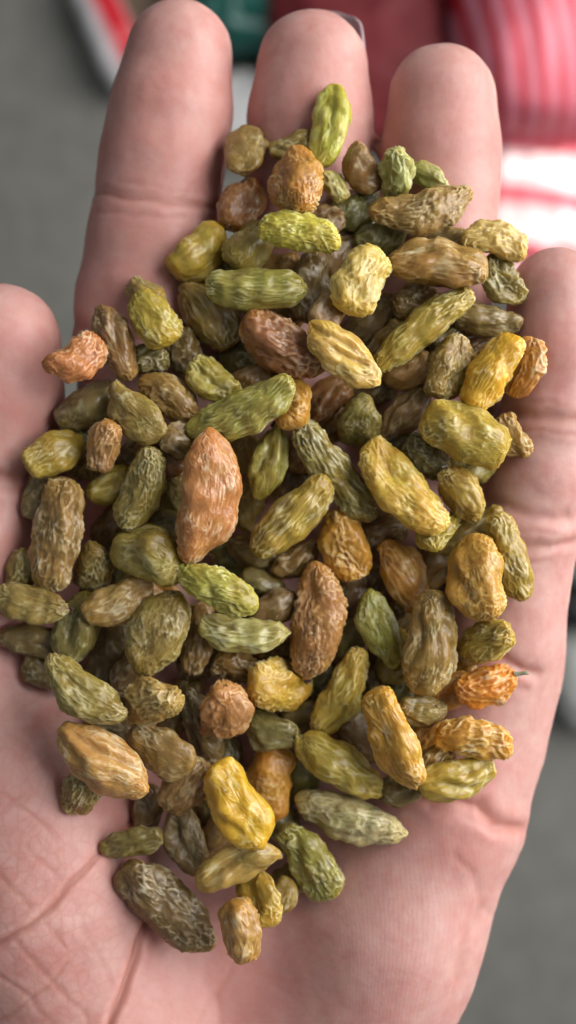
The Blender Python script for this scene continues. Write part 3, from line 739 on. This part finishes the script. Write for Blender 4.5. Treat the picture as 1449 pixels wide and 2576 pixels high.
GROUP = 'raisins heaped in the cupped palm'
order = sorted(range(len(R)), key=lambda i: -R[i][5])
for i in order:
    cx, cy, Lp, Wp, ang, layer, cname, style, scars, label = R[i]
    rg = np.random.RandomState(1000 + i)
    zg = -4.0 - 4.0 * max(layer, 0)
    k = (CAM_H - zg) / CAM_H
    a = Lp * S * k / 2; b = Wp * S * k / 2; pitch = 0.0
    if Lp / Wp < 1.32:
        ta = 1.42 * b; pitch = math.acos(min(1.0, max(0.72, (a / ta)))) * rg.choice([-1, 1]); a = ta
    c = b * rg.uniform(0.58, 0.86)
    res = (112, 96) if layer < 1.5 else ((64, 60) if layer < 2.8 else (44, 44))
    p, faces, tpar, ridge = raisin_mesh(i * 7 + 3, a * 1.05, b * 1.03, c, style[0], style[1], *res)
    M = Matrix.Rotation(math.radians(ang), 3, 'Z') @ Matrix.Rotation(pitch, 3, 'Y')
    for it in range(2):
        ctr = P(cx, cy, zg)
        q = p @ np.array(M).T
        gx_ = np.clip(((q[:, 0] + ctr[0] - X0) / CELL).astype(int), 0, NX - 1); gy_ = np.clip(((q[:, 1] + ctr[1] - Y0) / CELL).astype(int), 0, NY - 1)
        if it == 0:
            # lean with the ground below it
            cells = np.unique(np.stack([gx_, gy_], 1), axis=0)
            A = np.stack([cells[:, 0] * CELL, cells[:, 1] * CELL, np.ones(len(cells))], 1); hh = Hm[cells[:, 0], cells[:, 1]]
            sol = np.linalg.lstsq(A, hh, rcond=None)[0]
            nn = Vector((-sol[0], -sol[1], 1)); nn.normalize()
            angt = min(nn.angle(Vector((0, 0, 1))), math.radians(16)); axis = Vector((0, 0, 1)).cross(nn)
            if axis.length > 1e-4: M = Matrix.Rotation(angt * 0.7, 3, axis.normalized()) @ M
            q = p @ np.array(M).T
            gx_ = np.clip(((q[:, 0] + ctr[0] - X0) / CELL).astype(int), 0, NX - 1); gy_ = np.clip(((q[:, 1] + ctr[1] - Y0) / CELL).astype(int), 0, NY - 1)
        low = np.full((NX, NY), np.inf); np.minimum.at(low, (gx_, gy_), q[:, 2])
        msk = np.isfinite(low)
        zc = np.percentile((Hm - low)[msk], 91)
        p = p * ((CAM_H - zc) / (CAM_H - zg)); zg = zc
    ctr = P(cx, cy, zg)
    hi = np.full((NX, NY), -np.inf); np.maximum.at(hi, (gx_, gy_), q[:, 2])
    msk = np.isfinite(hi); Hm[msk] = np.maximum(Hm[msk], zg + hi[msk])
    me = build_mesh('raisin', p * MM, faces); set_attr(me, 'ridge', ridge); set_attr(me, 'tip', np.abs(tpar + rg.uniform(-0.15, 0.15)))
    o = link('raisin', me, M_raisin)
    o.matrix_world = Matrix.Translation(W(ctr)) @ M.to_4x4()
    col = np.array(COL[cname], float) * rg.uniform(0.94, 1.04, 1) + rg.uniform(-4, 4, 3)
    o.color = lin(np.clip(col, 10, 245))
    tag(o, label, 'raisin', GROUP)
    auto = layer < 1.4 and not scars and rg.rand() < 0.6
    if scars or auto:
        qw = q + ctr; kk_ = (CAM_H - qw[:, 2]) / CAM_H
        sx = qw[:, 0] / (S * kk_) + PXW / 2; sy = PXH / 2 - qw[:, 1] / (S * kk_)
        nr = np.empty(len(me.vertices) * 3, np.float32); me.vertices.foreach_get('normal', nr); nr = nr.reshape(-1, 3)
        nz = (nr @ np.array(M).T)[:, 2]
        if auto:
            endv = np.where(np.abs(p[:, 0]) > 0.9 * np.abs(p[:, 0]).max())[0]
            ev_ = endv[np.argmax(nz[endv] - 0.4 * rg.rand(len(endv)))]
            scars = [(sx[ev_], sy[ev_], 'd')]
        for (px, py, kind) in scars:
            cost = (sx - px) ** 2 + (sy - py) ** 2 + np.where(nz > 0.05, 0, 1e6)
            j = int(np.argmin(cost))
            rad = {'d': 0.52, 'w': 0.62, 'D': 1.2, 'P': 2.6, 's': 0.75}[kind]
            if kind in 'PD':
                # discoloured patch of skin: the raisin's own surface, a hair proud of it
                near = np.linalg.norm(p - p[j], axis=1) * (1 + 0.25 * noise(p * 0.9 + i)) < rad
                fs = [f_ for f_ in faces if all(near[v_] for v_ in f_)]
                use = sorted({v_ for f_ in fs for v_ in f_}); mp = {v_: k_ for k_, v_ in enumerate(use)}
                vs = (p + nr * 0.05)[use]
                link('withered_tip' if kind == 'P' else 'brown_patch', build_mesh('skin_patch', vs * MM, [[mp[v_] for v_ in f_] for f_ in fs]), M_purple if kind == 'P' else M_scar, o)
                continue
            vs, fs = scar_mesh(rad, kind)
            nm = Vector(nr[j])
            if kind == 'P': nm = (nm + Vector((math.copysign(1.2, p[j, 0]), 0, 0))).normalized()
            if kind == 's': nm = (M.inverted() @ Vector((1, 0.25, 0.1))).normalized()
            Rm = nm.to_track_quat('Z', 'X').to_matrix()
            vs = np.array(vs) @ np.array(Rm).T + p[j]
            mat = {'d': M_scar, 'D': M_scar, 'w': M_scar_pale, 'P': M_purple, 's': M_stem}[kind]
            link({'s': 'stem', 'P': 'withered_tip'}.get(kind, 'stem_scar'), build_mesh('stem_scar', vs * MM, fs), mat, o)

# ------------------------------------------------------------------ things on the floor far below
def bag_mesh(hw, hl, hh, seed, crump=0.06, sq=0.6, taper=0.0, pleat=0.0):
    nu, nv = 70, 90
    ph = np.linspace(0, math.pi, nu); th = np.linspace(0, 2 * math.pi, nv, endpoint=False)
    PH, TH = np.meshgrid(ph, th, indexing='ij'); PH = PH.ravel(); TH = TH.ravel()
    sg = lambda v, e: np.sign(v) * np.abs(v) ** e
    x = sg(np.sin(PH), 0.8) * sg(np.cos(TH), sq); y = sg(np.sin(PH), 0.8) * sg(np.sin(TH), sq); z = sg(np.cos(PH), 0.75)
    x = x * (1 + taper * y)
    v = np.stack([x * hw, y * hl, z * hh], 1)
    o = np.array([seed * 3.1, seed * 1.7, seed])
    sc = max(hw, hl)
    dsp = np.abs(noise(v / (0.45 * sc) + o)) * 2 + np.abs(noise(v / (0.2 * sc) + o)) * 0.8
    n = np.stack([x, y, z], 1); n /= np.maximum(np.linalg.norm(n, axis=1), 1e-6)[:, None]
    v = v + n * (crump * sc * (0.7 - dsp))[:, None]
    if pleat: v = v + n * (pleat * np.sin(v[:, 0] / sc * 22 + 3 * noise(v / sc + o)))[:, None]
    I = np.arange(nu - 1)[:, None] * nv; J = np.arange(nv)[None, :]
    f = np.stack([(I + J), (I + nv + J), (I + nv + (J + 1) % nv), (I + (J + 1) % nv)], -1).reshape(-1, 4)
    return v, f

def bag(name, px, py, z, hw, hl, hh, rot, mat, label, cat, seed, **kw):
    """px,py,z: where its middle lies; half sizes in mm"""
    v, f = bag_mesh(hw, hl, hh, seed, **kw)
    o = link(name, build_mesh(name, v * MM, f), mat)
    o.location = W(P(px, py, z)); o.rotation_euler = (0, 0, math.radians(rot))
    return tag(o, label, cat)

FL = -450.0
M_str = mat_stripes('red_pink_stripes', lin((178, 12, 36)), lin((204, 128, 144)), 0.0088, (0.97, 0.23, 0.0), 0.48)
M_pink = mat_stripes('pink_white_plastic', lin((214, 96, 108)), lin((236, 206, 206)), 0.026, (0.25, 0.97, 0.0), 0.36)
M_dred = mat_plain('dark_red_plastic', lin((110, 24, 32)), 0.75, 20, 0.35)
M_teal = mat_plain('teal_plastic', lin((18, 84, 76)), 0.35, 20, 0.4)
M_card = mat_plain('brown_cardboard', lin((128, 110, 92)), 0.8, 20, 0.2)
M_white = mat_plain('white_plastic', lin((205, 205, 205)), 0.35, 25, 0.15)
M_grey = mat_plain('pale_grey_plastic', lin((170, 172, 168)), 0.4, 20, 0.3)
M_black = mat_plain('black_rubber', lin((22, 22, 24)), 0.5, 20, 0.3)
M_candy = mat_stripes('white_red_band', lin((196, 14, 34)), lin((196, 194, 196)), 0.08, (1.0, 0.10, 0.0), 0.17, 0.35, 0.034)

bag('striped_bag', 1400, 30, FL + 45, 52, 62, 44, 0, M_str, 'red and pink striped plastic bag in the sun beyond the fingertips', 'bag', 3, crump=0.025, pleat=0.5)
bag('plastic_sack', 1455, 470, FL + 22, 52, 50, 22, 5, M_pink, 'pale pink plastic sack glaring in the sun below the striped bag', 'sack', 5, crump=0.08)
bag('red_bag', 900, 70, FL + 30, 42, 55, 30, 20, M_dred, 'dark red plastic bag in shade behind middle and ring fingers', 'bag', 8, crump=0.07)
bag('teal_bag', 640, -20, FL + 22, 38, 32, 22, 0, M_teal, 'teal green plastic bag between index and middle fingertips', 'bag', 11, crump=0.14, sq=0.45)
bag('white_packet', 610, 290, FL + 12, 16, 22, 12, 10, M_white, 'small whitish packet on the floor seen between index and middle fingers', 'packet', 13)
bag('striped_packet', 272, 62, FL + 14, 12, 38, 12, 22, M_candy, 'white packet with red bands beside the tip of the index finger', 'packet', 17, crump=0.05)
bag('grey_sack', 1560, 1330, FL + 20, 32, 30, 20, 0, M_grey, 'pale grey sack at the picture edge beside the little finger', 'sack', 19)
bag('black_sandal', 1500, 1520, FL + 10, 22, 13, 10, 8, M_black, 'black rubber thing on the floor beside the palm edge', 'sandal', 23, sq=0.8)
bag('crumpled_sack', 1540, 1690, FL + 14, 30, 26, 14, 20, M_grey, 'crumpled grey sheet on the floor below the black rubber thing', 'sack', 29, crump=0.12)
# flattened cardboard under the bags, with a folded flap
def slab(name, hw, hl, hh):
    bvl = 1.0; vs = []
    for z, e in ((-hh, 0), (hh - bvl * 0.4, 0), (hh, bvl)):
        vs += [(-hw + e, -hl + e, z), (hw - e, -hl + e, z), (hw - e, hl - e, z), (-hw + e, hl - e, z)]
    fs = [(3, 2, 1, 0), (8, 9, 10, 11)]
    for k in (0, 4):
        fs += [(k + i, k + (i + 1) % 4, k + 4 + (i + 1) % 4, k + 4 + i) for i in range(4)]
    return build_mesh(name, np.array(vs) * MM, fs, False)
cb = link('cardboard_sheet', slab('cardboard_sheet', 46, 48, 2.0), M_card); cb.location = W(P(520, 20, FL + 3)); cb.rotation_euler = (0, 0, 0.1)
tag(cb, 'flattened brown cardboard on the floor under the teal bag', 'cardboard')
fl = link('flap', slab('flap', 44, 12, 1.2), M_card, cb); fl.location = (0.0, 0.058, 0.006); fl.rotation_euler = (0.5, 0, 0)
